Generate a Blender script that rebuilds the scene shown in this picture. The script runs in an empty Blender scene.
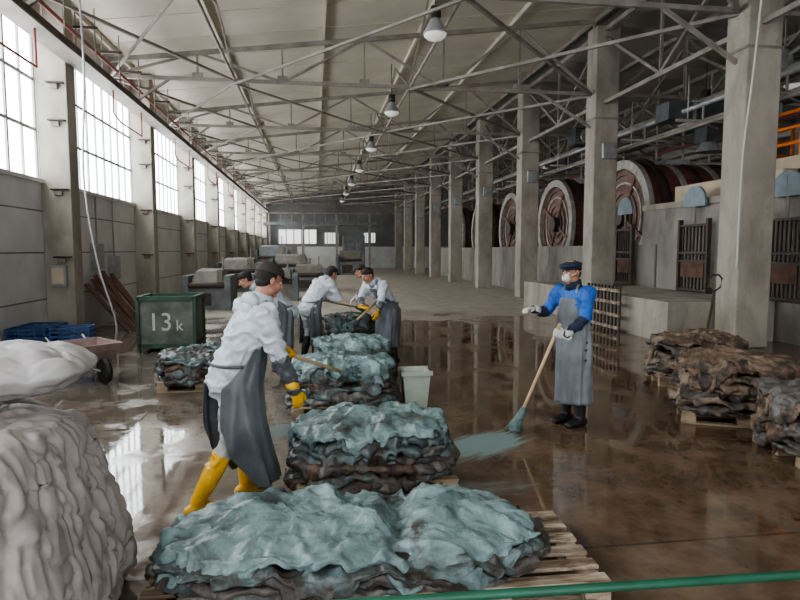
import bpy, bmesh, math, random
from mathutils import Vector, Matrix, noise
random.seed(7)
V=Vector
scn=bpy.context.scene
def nz(x,y=0.0,z=0.0): return noise.noise(V((x,y,z)))

# ---------------------------------------------------------------- materials
def mat(name,col,col2=None,rough=.6,scale=3.0,metal=0.0,bump=0.0,bscale=20.0,rough2=None,detail=5,stretch=(1,1,1),contrast=(.35,.65),col3=None,spec=.5,trans=0,emit=None,estr=0,weave=0,stain=None,stscale=1.6,stlim=(.5,.62)):
    m=bpy.data.materials.new(name); m.use_nodes=True
    nt=m.node_tree; b=nt.nodes['Principled BSDF']
    b.inputs['Roughness'].default_value=rough; b.inputs['Metallic'].default_value=metal
    b.inputs['Specular IOR Level'].default_value=spec
    b.inputs['Base Color'].default_value=(*col,1)
    if trans: b.inputs['Transmission Weight'].default_value=trans
    if emit:
        b.inputs['Emission Color'].default_value=(*emit,1); b.inputs['Emission Strength'].default_value=estr
    tc=nt.nodes.new('ShaderNodeTexCoord'); mp=nt.nodes.new('ShaderNodeMapping')
    mp.inputs['Scale'].default_value=stretch
    nt.links.new(tc.outputs['Object'],mp.inputs['Vector'])
    if col2 is None: col2=tuple(c*.82 for c in col)
    n=nt.nodes.new('ShaderNodeTexNoise'); n.inputs['Scale'].default_value=scale; n.inputs['Detail'].default_value=detail; n.inputs['Roughness'].default_value=.6
    nt.links.new(mp.outputs[0],n.inputs['Vector'])
    r=nt.nodes.new('ShaderNodeValToRGB')
    r.color_ramp.elements[0].position=contrast[0]; r.color_ramp.elements[1].position=contrast[1]
    r.color_ramp.elements[0].color=(*col,1); r.color_ramp.elements[1].color=(*col2,1)
    if col3:
        e=r.color_ramp.elements.new((contrast[0]+contrast[1])/2); e.color=(*col3,1)
    nt.links.new(n.outputs['Fac'],r.inputs['Fac']); last=r.outputs[0]
    if stain:
        ns=nt.nodes.new('ShaderNodeTexNoise'); ns.inputs['Scale'].default_value=stscale; ns.inputs['Detail'].default_value=7; ns.inputs['Roughness'].default_value=.65; ns.inputs['Distortion'].default_value=.8
        nt.links.new(mp.outputs[0],ns.inputs['Vector'])
        ms=nt.nodes.new('ShaderNodeMapRange'); ms.inputs[1].default_value=stlim[0]; ms.inputs[2].default_value=stlim[1]; nt.links.new(ns.outputs['Fac'],ms.inputs[0])
        mx=nt.nodes.new('ShaderNodeMix'); mx.data_type='RGBA'; nt.links.new(ms.outputs[0],mx.inputs[0]); nt.links.new(last,mx.inputs[6]); mx.inputs[7].default_value=(*stain,1); last=mx.outputs[2]
    nt.links.new(last,b.inputs['Base Color'])
    if rough2 is not None:
        mr=nt.nodes.new('ShaderNodeMapRange'); mr.inputs[1].default_value=.35; mr.inputs[2].default_value=.65
        mr.inputs[3].default_value=rough; mr.inputs[4].default_value=rough2
        n3=nt.nodes.new('ShaderNodeTexNoise'); n3.inputs['Scale'].default_value=scale*1.7
        nt.links.new(mp.outputs[0],n3.inputs['Vector'])
        nt.links.new(n3.outputs['Fac'],mr.inputs[0]); nt.links.new(mr.outputs[0],b.inputs['Roughness'])
    if bump>0:
        n2=nt.nodes.new('ShaderNodeTexNoise'); n2.inputs['Scale'].default_value=bscale; n2.inputs['Detail'].default_value=6
        nt.links.new(mp.outputs[0],n2.inputs['Vector'])
        bp=nt.nodes.new('ShaderNodeBump'); bp.inputs['Strength'].default_value=bump; bp.inputs['Distance'].default_value=.02
        nt.links.new(n2.outputs['Fac'],bp.inputs['Height']); nt.links.new(bp.outputs[0],b.inputs['Normal'])
        if weave:
            w=nt.nodes.new('ShaderNodeTexWave'); w.bands_direction='Z'; w.inputs['Scale'].default_value=weave; w.inputs['Distortion'].default_value=.3
            nt.links.new(mp.outputs[0],w.inputs['Vector'])
            b2=nt.nodes.new('ShaderNodeBump'); b2.inputs['Strength'].default_value=.15; b2.inputs['Distance'].default_value=.003
            nt.links.new(w.outputs['Fac'],b2.inputs['Height']); nt.links.new(bp.outputs[0],b2.inputs['Normal']); nt.links.new(b2.outputs[0],b.inputs['Normal'])
    return m
M={}
M['concrete']=mat('concrete',(.42,.39,.33),(.28,.255,.215),.85,1.6,bump=.3,bscale=14,stretch=(1,1,.5),stain=(.21,.185,.145),stscale=1.2,stlim=(.55,.8))
M['concrete_d']=mat('concrete_dark',(.34,.32,.285),(.21,.20,.175),.85,1.3,bump=.4,bscale=10,stretch=(1,1,.4),stain=(.13,.12,.10),stlim=(.52,.75))
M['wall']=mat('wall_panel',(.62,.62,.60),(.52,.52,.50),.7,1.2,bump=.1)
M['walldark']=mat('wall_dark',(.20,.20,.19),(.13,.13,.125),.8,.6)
M['ceil']=mat('ceiling_panel',(.62,.57,.48),(.50,.46,.385),.6,.5)
M['ceild']=mat('ceiling_panel_shaded',(.30,.28,.24),(.20,.19,.165),.7,.5)  # same ceiling panels; dimness of the right bay put into the colour
M['steel']=mat('painted_steel',(.31,.285,.25),(.19,.17,.15),.6,2.0)
M['steeld']=mat('dark_steel',(.05,.05,.05),(.10,.07,.05),.55,4,metal=.3)
M['galv']=mat('galvanised',(.42,.43,.44),(.30,.31,.32),.4,5,metal=.4)
M['redpipe']=mat('red_pipe',(.33,.10,.09),(.22,.10,.08),.5,4)
M['frame']=mat('window_frame',(.42,.43,.43),None,.6)
M['pane']=mat('window_pane',(.9,.93,.95),(.85,.88,.9),.3,1,emit=(.93,.97,1.0),estr=9.0)
M['paner']=mat('window_pane_dim_glow',(.7,.7,.68),(.6,.6,.58),.3,1,emit=(.93,.95,.95),estr=2.5)  # glow of the added right windows, turned down to keep that bay dim
M['paned']=mat('window_pane_dirty',(.6,.6,.58),(.5,.5,.48),.3,1,emit=(.93,.95,.92),estr=1.1)
M['drum']=mat('drum_wood',(.25,.11,.08),(.14,.065,.05),.6,3,stretch=(.3,3,3),bump=.3)
M['drumend']=mat('drum_end',(.24,.15,.12),(.14,.09,.075),.7,3,bump=.2)
M['hoop']=mat('drum_hoop',(.46,.43,.39),(.28,.25,.22),.5,5)
M['cream']=mat('cream_paint',(.60,.50,.37),(.46,.38,.28),.6,2)
M['orange']=mat('orange_paint',(.80,.22,.03),(.60,.16,.03),.5,4)
M['discgrey']=mat('disc_grey',(.24,.31,.35),(.18,.24,.27),.5,4)
M['green']=mat('green_paint',(.03,.15,.09),(.02,.10,.06),.4,6)
M['greenbox']=mat('bin_green',(.05,.12,.08),(.035,.06,.048),.6,3)
M['binpanel']=mat('bin_panel',(.19,.21,.18),(.085,.095,.08),.6,2.5)
M['whitep']=mat('white_mark',(.6,.6,.56),None,.7)
M['wood']=mat('pallet_wood',(.40,.31,.21),(.18,.13,.08),.75,4,stretch=(.5,4,4),bump=.4,bscale=12,contrast=(.4,.7))
M['woodw']=mat('whitewashed_wood',(.58,.51,.40),(.20,.13,.08),.65,5,stretch=(.6,3,3),bump=.4,bscale=12,stain=(.15,.10,.065),stscale=3,stlim=(.46,.58))
M['woodd']=mat('dark_wood',(.18,.10,.07),(.09,.05,.035),.8,4)
M['teal']=mat('wet_hide_blue',(.265,.365,.37),(.11,.16,.16),.22,4.5,rough2=.42,bump=.7,bscale=18,contrast=(.40,.66),col3=(.185,.27,.272),detail=9,stain=(.06,.06,.055),stscale=2.8,stlim=(.53,.67))
M['teal2']=mat('wet_hide_blue_dirty',(.16,.23,.235),(.065,.075,.07),.25,6,rough2=.45,bump=.7,bscale=18,contrast=(.38,.62),col3=(.105,.14,.138),stain=(.045,.038,.032),stscale=3.4,stlim=(.46,.58))
M['hbrown']=mat('hide_brown',(.20,.12,.08),(.05,.036,.027),.35,9,rough2=.6,bump=.9,bscale=22,col3=(.11,.07,.05),stain=(.035,.03,.026),stscale=5,stlim=(.5,.6))
M['hdark']=mat('hide_dark',(.045,.04,.037),(.13,.115,.10),.3,8,rough2=.55,bump=.9,bscale=22)
M['htan']=mat('hide_tan',(.34,.265,.19),(.12,.08,.055),.4,6,rough2=.65,bump=.9,bscale=22,col3=(.21,.15,.105),stain=(.05,.042,.035),stscale=4,stlim=(.47,.60))
M['hgrey']=mat('hide_grey',(.22,.21,.19),(.075,.07,.063),.35,8,rough2=.6,bump=.9,bscale=22,stain=(.045,.04,.035),stscale=4,stlim=(.48,.6))
M['bag']=mat('woven_bag',(.47,.425,.40),(.36,.32,.30),.45,2.4,bump=.4,bscale=6,weave=60,stain=(.29,.255,.24),stscale=2.0,stlim=(.48,.75))
M['sack']=mat('paper_sack',(.50,.485,.48),(.40,.385,.38),.55,3,bump=.4,bscale=12,stain=(.34,.32,.31),stscale=4,stlim=(.5,.7))
M['bluesack']=mat('blue_bundle',(.05,.12,.30),(.03,.07,.17),.5,8,bump=.4)
M['pink']=mat('barrow_tray',(.36,.26,.24),(.24,.17,.15),.5,6)
M['rubber']=mat('black_rubber',(.02,.02,.02),None,.6)
M['tub']=mat('tub_plastic',(.42,.48,.40),(.30,.35,.29),.4,4)
M['machine']=mat('machine_paint',(.20,.215,.22),(.12,.13,.135),.5,3,metal=.1)
M['machine2']=mat('machine_beige',(.24,.225,.19),(.15,.14,.12),.6,3)
M['lampw']=mat('lamp_enamel',(.34,.34,.34),(.26,.26,.26),.3,3)
M['lampg']=mat('lamp_bowl',(.75,.75,.7),None,.3,emit=(1,.97,.9),estr=.3)
M['cable']=mat('cable_white',(.6,.6,.58),None,.5)
M['duct']=mat('duct_dark',(.10,.11,.12),(.06,.065,.07),.5,4)
# people
M['skin']=mat('skin',(.48,.25,.17),(.41,.20,.14),.5,10)
M['tyvek']=mat('white_coverall',(.60,.64,.68),(.44,.48,.53),.5,4,bump=.7,bscale=11,stain=(.36,.37,.37),stscale=3.5,stlim=(.56,.75))
M['sleeve']=mat('grey_oversleeve',(.11,.12,.135),(.075,.08,.09),.28,5,bump=.4,bscale=14)
M['apron']=mat('rubber_apron',(.14,.16,.175),(.085,.095,.105),.3,4,bump=.3,bscale=8)
M['apronl']=mat('rubber_apron_light',(.22,.245,.265),(.14,.155,.17),.35,4,bump=.3,bscale=8)
M['yellow']=mat('yellow_rubber',(.80,.46,.02),(.60,.32,.02),.3,6)
M['whiteg']=mat('white_glove',(.65,.66,.62),(.5,.5,.47),.5,8)
M['trous']=mat('pale_trousers',(.42,.42,.42),(.32,.32,.32),.8,5,bump=.3)
M['darktr']=mat('dark_trousers',(.03,.033,.04),None,.8)
M['boot']=mat('black_boot',(.02,.02,.022),None,.4)
M['blue']=mat('blue_jacket',(.02,.13,.50),(.015,.085,.34),.6,5,bump=.3)
M['navy']=mat('navy_cloth',(.02,.03,.06),None,.8)
M['capd']=mat('dark_cap',(.035,.032,.03),(.05,.045,.04),.8,12)
M['camo']=mat('camo_jacket',(.16,.14,.10),(.05,.055,.04),.8,14,contrast=(.45,.5))
M['hair']=mat('dark_hair',(.025,.02,.018),None,.7,30,bump=.5,bscale=90)
M['mask']=mat('dust_mask',(.75,.75,.72),None,.7)
M['eye']=mat('eye_white',(.7,.68,.65),None,.3)
M['iris']=mat('eye_iris',(.03,.02,.015),None,.2)
M['pole']=mat('pole_wood',(.60,.45,.28),(.46,.34,.20),.6,6)
M['mop']=mat('mop_bristle',(.17,.27,.27),(.09,.13,.12),.4,20,bump=.8,bscale=60)

# floor
def floor_mat():
    m=bpy.data.materials.new('wet_concrete_floor'); m.use_nodes=True; nt=m.node_tree; N=nt.nodes; L=nt.links
    b=N['Principled BSDF']; geo=N.new('ShaderNodeNewGeometry'); sep=N.new('ShaderNodeSeparateXYZ'); L.new(geo.outputs['Position'],sep.inputs[0])
    def noi(s,d=6,r=.6,dist=0,vec=None):
        n=N.new('ShaderNodeTexNoise'); n.inputs['Scale'].default_value=s; n.inputs['Detail'].default_value=d; n.inputs['Roughness'].default_value=r; n.inputs['Distortion'].default_value=dist; L.new(vec or geo.outputs['Position'],n.inputs['Vector']); return n.outputs['Fac']
    def mth(op,a,bb,clamp=False):
        n=N.new('ShaderNodeMath'); n.operation=op; n.use_clamp=clamp
        for i,x in enumerate((a,bb)):
            if isinstance(x,(int,float)): n.inputs[i].default_value=x
            else: L.new(x,n.inputs[i])
        return n.outputs[0]
    def mr(x,a,bb,c=0,d=1):
        n=N.new('ShaderNodeMapRange'); n.interpolation_type='SMOOTHSTEP'
        for i,k in enumerate((a,bb,c,d)): n.inputs[i+1].default_value=k
        L.new(x,n.inputs[0]); return n.outputs[0]
    def mix(f,c1,c2):
        n=N.new('ShaderNodeMix'); n.data_type='RGBA'
        if isinstance(f,float): n.inputs[0].default_value=f
        else: L.new(f,n.inputs[0])
        for i,c in ((6,c1),(7,c2)):
            if isinstance(c,tuple): n.inputs[i].default_value=(*c,1)
            else: L.new(c,n.inputs[i])
        return n.outputs[2]
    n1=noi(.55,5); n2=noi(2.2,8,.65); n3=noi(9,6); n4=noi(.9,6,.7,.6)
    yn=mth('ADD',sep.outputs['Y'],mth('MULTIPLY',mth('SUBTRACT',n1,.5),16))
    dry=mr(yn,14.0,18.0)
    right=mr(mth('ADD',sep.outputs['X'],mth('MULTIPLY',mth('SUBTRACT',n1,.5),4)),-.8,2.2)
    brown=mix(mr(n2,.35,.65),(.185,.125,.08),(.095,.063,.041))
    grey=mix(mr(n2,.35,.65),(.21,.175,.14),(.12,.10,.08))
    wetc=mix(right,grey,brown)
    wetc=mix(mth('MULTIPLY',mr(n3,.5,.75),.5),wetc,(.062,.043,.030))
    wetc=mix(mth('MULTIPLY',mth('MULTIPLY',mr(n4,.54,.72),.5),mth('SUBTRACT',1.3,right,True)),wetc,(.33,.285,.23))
    def wash(cx,cy,ang,lx,ly,st,thr):
        mp=N.new('ShaderNodeMapping'); mp.vector_type='TEXTURE'; mp.inputs['Location'].default_value=(cx,cy,0); mp.inputs['Rotation'].default_value=(0,0,ang); mp.inputs['Scale'].default_value=(lx,ly,1)
        L.new(geo.outputs['Position'],mp.inputs['Vector']); g=N.new('ShaderNodeTexGradient'); g.gradient_type='SPHERICAL'; L.new(mp.outputs[0],g.inputs[0])
        s2=N.new('ShaderNodeMapping'); s2.inputs['Scale'].default_value=st; L.new(mp.outputs[0],s2.inputs['Vector'])
        nn=noi(1.0,6,.6,.3,s2.outputs[0])
        return mr(mth('ADD',g.outputs['Fac'],mth('MULTIPLY',mth('SUBTRACT',nn,.5),1.1)),thr,thr+.28)
    w1=wash(1.58,5.44,math.atan2(.58,.74),.85,.42,(1.6,7,1),.24)
    w2=wash(.9,4.35,.1,1.5,.6,(3,5,1),.50); w3=wash(-.2,6.2,.3,1.6,.9,(3,4,1),.55)
    ww=mth('MAXIMUM',w1,mth('MULTIPLY',mth('MAXIMUM',w2,w3),.5))
    wetc=mix(mth('MULTIPLY',ww,.9),wetc,(.24,.34,.335))
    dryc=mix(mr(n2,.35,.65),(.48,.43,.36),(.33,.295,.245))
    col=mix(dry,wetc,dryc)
    def joint(ax,off):
        f=mth('FRACT',mth('DIVIDE',mth('ADD',ax,off),3.0),0); return mth('LESS_THAN',mth('ABSOLUTE',mth('SUBTRACT',f,.5),0),.0035)
    j=mth('MAXIMUM',joint(sep.outputs['X'],30.4),joint(sep.outputs['Y'],31.1))
    col=mix(mth('MULTIPLY',j,.6),col,(.03,.022,.015))
    L.new(col,b.inputs['Base Color'])
    pud=mr(mth('ADD',mth('MULTIPLY',n1,.6),mth('MULTIPLY',n2,.4)),.41,.50)
    wetr=mth('SUBTRACT',.21,mth('MULTIPLY',pud,.175))
    rr=mth('ADD',mth('MULTIPLY',wetr,mth('SUBTRACT',1,dry)),mth('MULTIPLY',dry,.5))
    L.new(rr,b.inputs['Roughness'])
    bp=N.new('ShaderNodeBump'); bp.inputs['Distance'].default_value=.01
    L.new(mth('ADD',mth('MULTIPLY',mth('SUBTRACT',1,pud),.32),.04),bp.inputs['Strength']); L.new(noi(6,7),bp.inputs['Height']); L.new(bp.outputs[0],b.inputs['Normal'])
    b.inputs['Specular IOR Level'].default_value=.9
    return m
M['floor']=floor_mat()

# ---------------------------------------------------------------- mesh accumulator
class Acc:
    def __init__(s): s.v=[];s.f=[];s.m=[];s.mats=[]
    def mi(s,k):
        if k not in s.mats: s.mats.append(k)
        return s.mats.index(k)
    def add(s,vs,fs,k):
        o=len(s.v); s.v+= [V(p) for p in vs]; i=s.mi(k)
        for f in fs: s.f.append([a+o for a in f]); s.m.append(i)
    def box(s,c,sz,k,R=None):
        c=V(c); h=V(sz)/2; vs=[]
        for x in(-1,1):
            for y in(-1,1):
                for z in(-1,1):
                    p=V((x*h.x,y*h.y,z*h.z)); vs.append(c+(R@p if R else p))
        s.add(vs,[(0,1,3,2),(4,6,7,5),(0,4,5,1),(2,3,7,6),(0,2,6,4),(1,5,7,3)],k)
    def bb(s,a,b,k): a=V(a);b=V(b); s.box((a+b)/2,b-a,k)
    def beam(s,p0,p1,w,h,k):
        p0=V(p0);p1=V(p1);t=(p1-p0); L=t.length; t.normalize()
        up=V((0,0,1)) if abs(t.z)<.95 else V((0,1,0))
        x=t.cross(up).normalized(); z=x.cross(t)
        R=Matrix((x,t,z)).transposed(); s.box((p0+p1)/2,(w,L,h),k,R)
    def rings(s,rs,k,cap=True,closed=True):
        n=len(rs[0]); vs=[p for r in rs for p in r]; fs=[]
        for i in range(len(rs)-1):
            for j in range(n if closed else n-1):
                a=i*n+j;b=i*n+(j+1)%n; fs.append((a,b,b+n,a+n))
        if cap: fs.append(tuple(range(n))[::-1]); fs.append(tuple(range((len(rs)-1)*n,len(rs)*n)))
        s.add(vs,fs,k)
    def tube(s,pts,r,k,n=10,ry=None,side=None,round_=False):
        pts=[V(p) for p in pts]; m=len(pts)
        rx=r if isinstance(r,(list,tuple)) else [r]*m
        ry=rx if ry is None else ry
        T=[]
        for i in range(m):
            t=(pts[min(i+1,m-1)]-pts[max(i-1,0)]).normalized(); T.append(t)
        if side is None:
            side=V((0,0,1)) if abs(T[0].z)<.8 else V((1,0,0))
        side=V(side); rs=[]
        def ring(p,t,a,b):
            x=(side-t*side.dot(t))
            if x.length<1e-4: x=t.orthogonal()
            x.normalize(); y=t.cross(x)
            return [p+x*a*math.cos(q*2*math.pi/n)+y*b*math.sin(q*2*math.pi/n) for q in range(n)]
        if round_:
            for al in (80,50,25):
                al=math.radians(al); rr=min(rx[0],ry[0]); rs.append(ring(pts[0]-T[0]*rr*math.sin(al),T[0],rx[0]*math.cos(al),ry[0]*math.cos(al)))
        for i in range(m): rs.append(ring(pts[i],T[i],rx[i],ry[i]))
        if round_:
            for al in (25,50,80):
                al=math.radians(al); rr=min(rx[-1],ry[-1]); rs.append(ring(pts[-1]+T[-1]*rr*math.sin(al),T[-1],rx[-1]*math.cos(al),ry[-1]*math.cos(al)))
        s.rings(rs,k)
    def ell(s,c,rad,k,R=None,n=14,zmin=-1,zmax=1):
        c=V(c); rs=[]; lat=9
        a0=math.asin(max(-1,zmin)); a1=math.asin(min(1,zmax))
        if zmin<=-1:a0=-math.pi/2+.05
        if zmax>=1:a1=math.pi/2-.05
        for i in range(lat+1):
            al=a0+(a1-a0)*i/lat; r=[]
            for j in range(n):
                q=2*math.pi*j/n; p=V((rad[0]*math.cos(al)*math.cos(q),rad[1]*math.cos(al)*math.sin(q),rad[2]*math.sin(al)))
                r.append(c+(R@p if R else p))
            rs.append(r)
        s.rings(rs,k)
    def lathe(s,prof,c,k,n=24,axis='z',annular=False):
        c=V(c); rs=[]
        if annular: prof=list(prof)+[prof[0]]
        for (r,z) in prof:
            ring=[]
            for j in range(n):
                q=2*math.pi*j/n; a,b=r*math.cos(q),r*math.sin(q)
                ring.append(c+(V((a,b,z)) if axis=='z' else (V((z,a,b)) if axis=='x' else V((a,z,b)))))
            rs.append(ring)
        s.rings(rs,k,cap=not annular)
    def build(s,name,parent=None,smooth=False,bevel=0,recalc=True):
        me=bpy.data.meshes.new(name); me.from_pydata([tuple(p) for p in s.v],[],s.f)
        for k in s.mats: me.materials.append(M[k])
        me.polygons.foreach_set('material_index',s.m)
        if recalc:
            bm=bmesh.new(); bm.from_mesh(me); bmesh.ops.recalc_face_normals(bm,faces=bm.faces); bm.to_mesh(me); bm.free()
        if smooth: me.polygons.foreach_set('use_smooth',[True]*len(me.polygons))
        me.update(); o=bpy.data.objects.new(name,me); scn.collection.objects.link(o)
        if parent: o.parent=parent
        if bevel:
            b=o.modifiers.new('bevel','BEVEL'); b.width=bevel; b.segments=2; b.limit_method='ANGLE'
        return o
def empty(name,loc=(0,0,0)):
    e=bpy.data.objects.new(name,None); e.empty_display_size=.2; e.location=loc; scn.collection.objects.link(e); return e
def Rz(a): return Matrix.Rotation(a,3,'Z')

# ---------------------------------------------------------------- room shell
XL=-5.2; YF=62.0; XR=22.0; Y0=-6.0; ZS=3.2; ZT=6.0
def roofz(x):
    return 6.8+(min(x,2*8.15-x)+5.6)*(1.7/13.75)
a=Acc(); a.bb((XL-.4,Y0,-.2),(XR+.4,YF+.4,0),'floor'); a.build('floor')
lcols=[6.75+6*i for i in range(10)]
a=Acc()
a.bb((XL-.25,Y0,0),(XL,YF,ZS),'wall'); a.bb((XL-.25,Y0,ZT),(XL,YF,7.0),'wall')
for y in lcols: a.bb((XL-.25,y-.22,ZS),(XL,y+.22,ZT),'wall')
for z in (.9,1.8,2.6): a.bb((XL-.002,Y0,z-.012),(XL+.004,YF,z+.012),'walldark')
a.bb((XL,Y0,3.13),(XL+.06,YF,ZS),'wall')
a.build('wall_left')
for i in range(-1,len(lcols)-1):
    y0=(lcols[i] if i>=0 else .75)+.22;y1=lcols[i+1]-.22; a=Acc()
    a.bb((XL-.10,y0,ZS),(XL-.07,y1,ZT),'pane')
    n=10
    for j in range(n+1):
        y=y0+(y1-y0)*j/n; w=.035 if j%2 else .06
        a.bb((XL-.07,y-w/2,ZS),(XL-.03,y+w/2,ZT),'frame')
    for j in range(4):
        z=ZS+(ZT-ZS)*j/3; a.bb((XL-.07,y0,z-.03),(XL-.035,y1,z+.03),'frame')
    a.build('window_%d'%(i+2))
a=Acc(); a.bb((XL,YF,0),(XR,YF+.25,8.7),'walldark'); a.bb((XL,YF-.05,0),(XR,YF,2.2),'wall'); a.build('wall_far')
a=Acc(); a.bb((9.0,Y0-.25,0),(XR,Y0,8.2),'walldark'); a.build('light_block_wall')  # unseen wall added behind the camera to cut light into the right bay
a=Acc()
for k,(x0,x1,z0,z1) in enumerate([(-3.6,.2,2.5,3.9),(1.0,2.4,2.5,3.6),(5,6.2,2.6,3.6)]):
    a.bb((x0,YF-.12,z0),(x1,YF-.08,z1),'paned')
    for j in range(6):
        x=x0+(x1-x0)*j/5; a.bb((x-.05,YF-.18,z0),(x+.05,YF-.12,z1),'frame')
a.build('window_20')
a=Acc(); a.bb((XR,Y0,0),(XR+.25,YF,3.6),'walldark'); a.bb((XR,Y0,5.8),(XR+.25,YF,7.1),'walldark')
for i in range(11): a.bb((XR,4.5+6*i-1.2,3.6),(XR+.25,4.5+6*i+1.2,5.8),'walldark')
a.build('wall_right')
a=Acc()
for i in range(10):
    y=7.5+6*i; a.bb((XR+.1,y-1.8,3.6),(XR+.13,y+1.8,5.8),'paner')
    for j in range(5): a.bb((XR+.02,y-1.8+.9*j-.03,3.6),(XR+.1,y-1.8+.9*j+.03,5.8),'frame')
a.build('window_21')  # glowing window strip added to light the hall from the right
# ceiling
a=Acc()
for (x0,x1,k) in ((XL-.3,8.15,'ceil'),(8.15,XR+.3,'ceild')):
    z0,z1=roofz(x0),roofz(x1)
    a.add([(x0,Y0,z0),(x1,Y0,z1),(x1,YF+.3,z1),(x0,YF+.3,z0),(x0,Y0,z0+.15),(x1,Y0,z1+.15),(x1,YF+.3,z1+.15),(x0,YF+.3,z0+.15)],
          [(0,3,2,1),(4,5,6,7),(0,1,5,4),(3,7,6,2),(0,4,7,3),(1,2,6,5)],k)
y=Y0+1
while y<YF:
    a.beam((XL,y,roofz(XL)-.005),(8.15,y,roofz(8.15)-.005),.04,.02,'ceil'); a.beam((8.15,y,roofz(8.15)-.005),(XR,y,roofz(XR)-.005),.04,.02,'ceild'); y+=1.5
a.build('ceiling')
a=Acc()
for x in [-4.9+2.6*i for i in range(11)]:
    z=roofz(x)-.06; a.bb((x-.03,Y0,z-.07),(x+.03,YF,z+.05),'ceil' if x<8 else 'steel')
a.build('roof_purlins')

# trusses
def truss(y):
    a=Acc(); zb=6.25
    for (xa,xb) in ((-5.1,7.85),(8.45,21.6)):
        n=6; xs=[xa+(xb-xa)*i/n for i in range(n+1)]
        a.beam((xa,y,zb),(xb,y,zb),.09,.09,'steel')
        a.beam((xa,y,roofz(xa)-.22),(xb,y,roofz(xb)-.22),.09,.11,'steel')
        for i,x in enumerate(xs):
            zt=roofz(x)-.22
            a.beam((x,y,zb),(x,y,zt),.045,.045,'steel')
            if 0<i<n: a.bb((x-.13,y-.03,zb-.02),(x+.13,y+.03,zb+.16),'steel')
            if i<n:
                x2=xs[i+1]; zt2=roofz(x2)-.22
                if i%2==0: a.beam((x,y,zb),(x2,y,zt2),.06,.06,'steel')
                else: a.beam((x,y,zt),(x2,y,zb),.06,.06,'steel')
        a.beam((xa+.4,y,5.5),(xa+1.5,y,zb),.06,.06,'steel'); a.beam((xb,y,5.3),(xb-1.6,y,zb),.07,.07,'steel')
    return a.build('roof_truss')
for y in [4.5+6*i for i in range(10)]: truss(y)
a=Acc()
for x,z in ((-2.0,6.25),(2.6,6.25),(13,6.28),(17.4,6.28)): a.tube([(x,Y0,z),(x,58.5,z)],.035,'steel',8)
for i in range(9):
    y0=4.5+6*i;y1=y0+6
    a.beam((-5.1,y0,6.23),(-2.0,y1,6.23),.06,.06,'steel'); a.beam((-2.0,y0,6.20),(-5.1,y1,6.20),.05,.05,'steel')
    a.beam((2.6,y0,6.23),(7.8,y1,6.23),.07,.07,'steel'); a.beam((7.8,y0,6.20),(2.6,y1,6.20),.07,.07,'steel')
    if i%2==0: a.beam((-2,y0,6.17),(2.6,y1,6.17),.05,.05,'steel')
    else: a.beam((2.6,y0,6.17),(-2,y1,6.17),.05,.05,'steel')
    for xx in (-2.0,2.6): a.beam((xx,y0,6.25),(xx,y0+3,roofz(xx)-.2),.045,.045,'steel'); a.beam((xx,y0+3,roofz(xx)-.2),(xx,y1,6.25),.045,.045,'steel')
    a.beam((8.1,y0,7.9),(8.1,y0+3,6.0),.08,.08,'steel'); a.beam((8.1,y0+3,6.0),(8.1,y1,7.9),.08,.08,'steel')
    a.beam((8.1,y0+3,6.0),(8.1,y0+3,7.9),.06,.06,'steel')
    for xx in (10.6,12.5,15):
        a.beam((xx,y0,7.6),(xx,y0+3,5.9),.07,.07,'steel'); a.beam((xx,y0+3,5.9),(xx,y1,7.6),.07,.07,'steel')
a.bb((8.05,Y0,7.9),(8.2,58.5,8.02),'steel'); a.bb((8.05,Y0,5.92),(8.15,58.5,6.02),'steel'); a.bb((12.45,Y0,5.85),(12.55,58.5,5.95),'steel'); a.bb((10.55,Y0,5.88),(10.65,58.5,5.96),'steel')
a.build('roof_bracing')

# columns
for y in lcols:
    a=Acc(); a.bb((XL+.001,y-.22,0),(-4.66,y+.22,6.85),'concrete')
    for z in (1.6,2.9,4.2,4.9):
        a.bb((-4.95,y-.29,z),(-4.80,y-.22,z+.10),'steel'); a.bb((-5.0,y-.34,z+.1),(-4.68,y-.225,z+.13),'steeld')
    a.build('concrete_column',bevel=.03)
for i in range(9):
    y=10.5+6*i; a=Acc(); a.bb((7.8,y-.3,0),(8.5,y+.3,8.05),'concrete'); a.bb((7.76,y-.32,5.5),(8.54,y+.32,5.56),'steel')
    if i: a.bb((8.0,y-.42,4.4),(8.4,y-.3,4.85),'galv')
    a.build('concrete_column',bevel=.03)
# left side services
a=Acc()
for k,(x,z,r) in enumerate(((-4.42,5.65,.04),(-4.35,5.85,.03),(-4.5,6.0,.03))): a.tube([(x,Y0,z),(x,60,z)],r,'redpipe',8)
for i in range(8):
    y=8.5+6*i; a.tube([(-4.42,y,5.65),(-4.42,y,4.9),(-4.42,y+.5,4.8),(-4.42,y+2.2,4.8),(-4.42,y+2.2,5.65)],.022,'redpipe',8)
a.build('red_pipe_run',smooth=True)
a=Acc(); a.bb((-4.64,Y0,5.40),(-4.25,60,5.43),'steel'); a.bb((-4.64,Y0,5.43),(-4.61,60,5.54),'steeld'); a.bb((-4.28,Y0,5.43),(-4.25,60,5.54),'steeld')
for i in range(30):
    y=7+1.5*i
    a.tube([(-4.26,y,5.5),(-4.26,y,6.6)],.014,'steel',6)
    a.tube([(-4.62,y,5.5),(-4.62,y,6.6)],.014,'steel',6); a.bb((-4.66,y-.02,6.2),(-4.2,y+.02,6.25),'steeld')
a.build('cable_tray')
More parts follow.
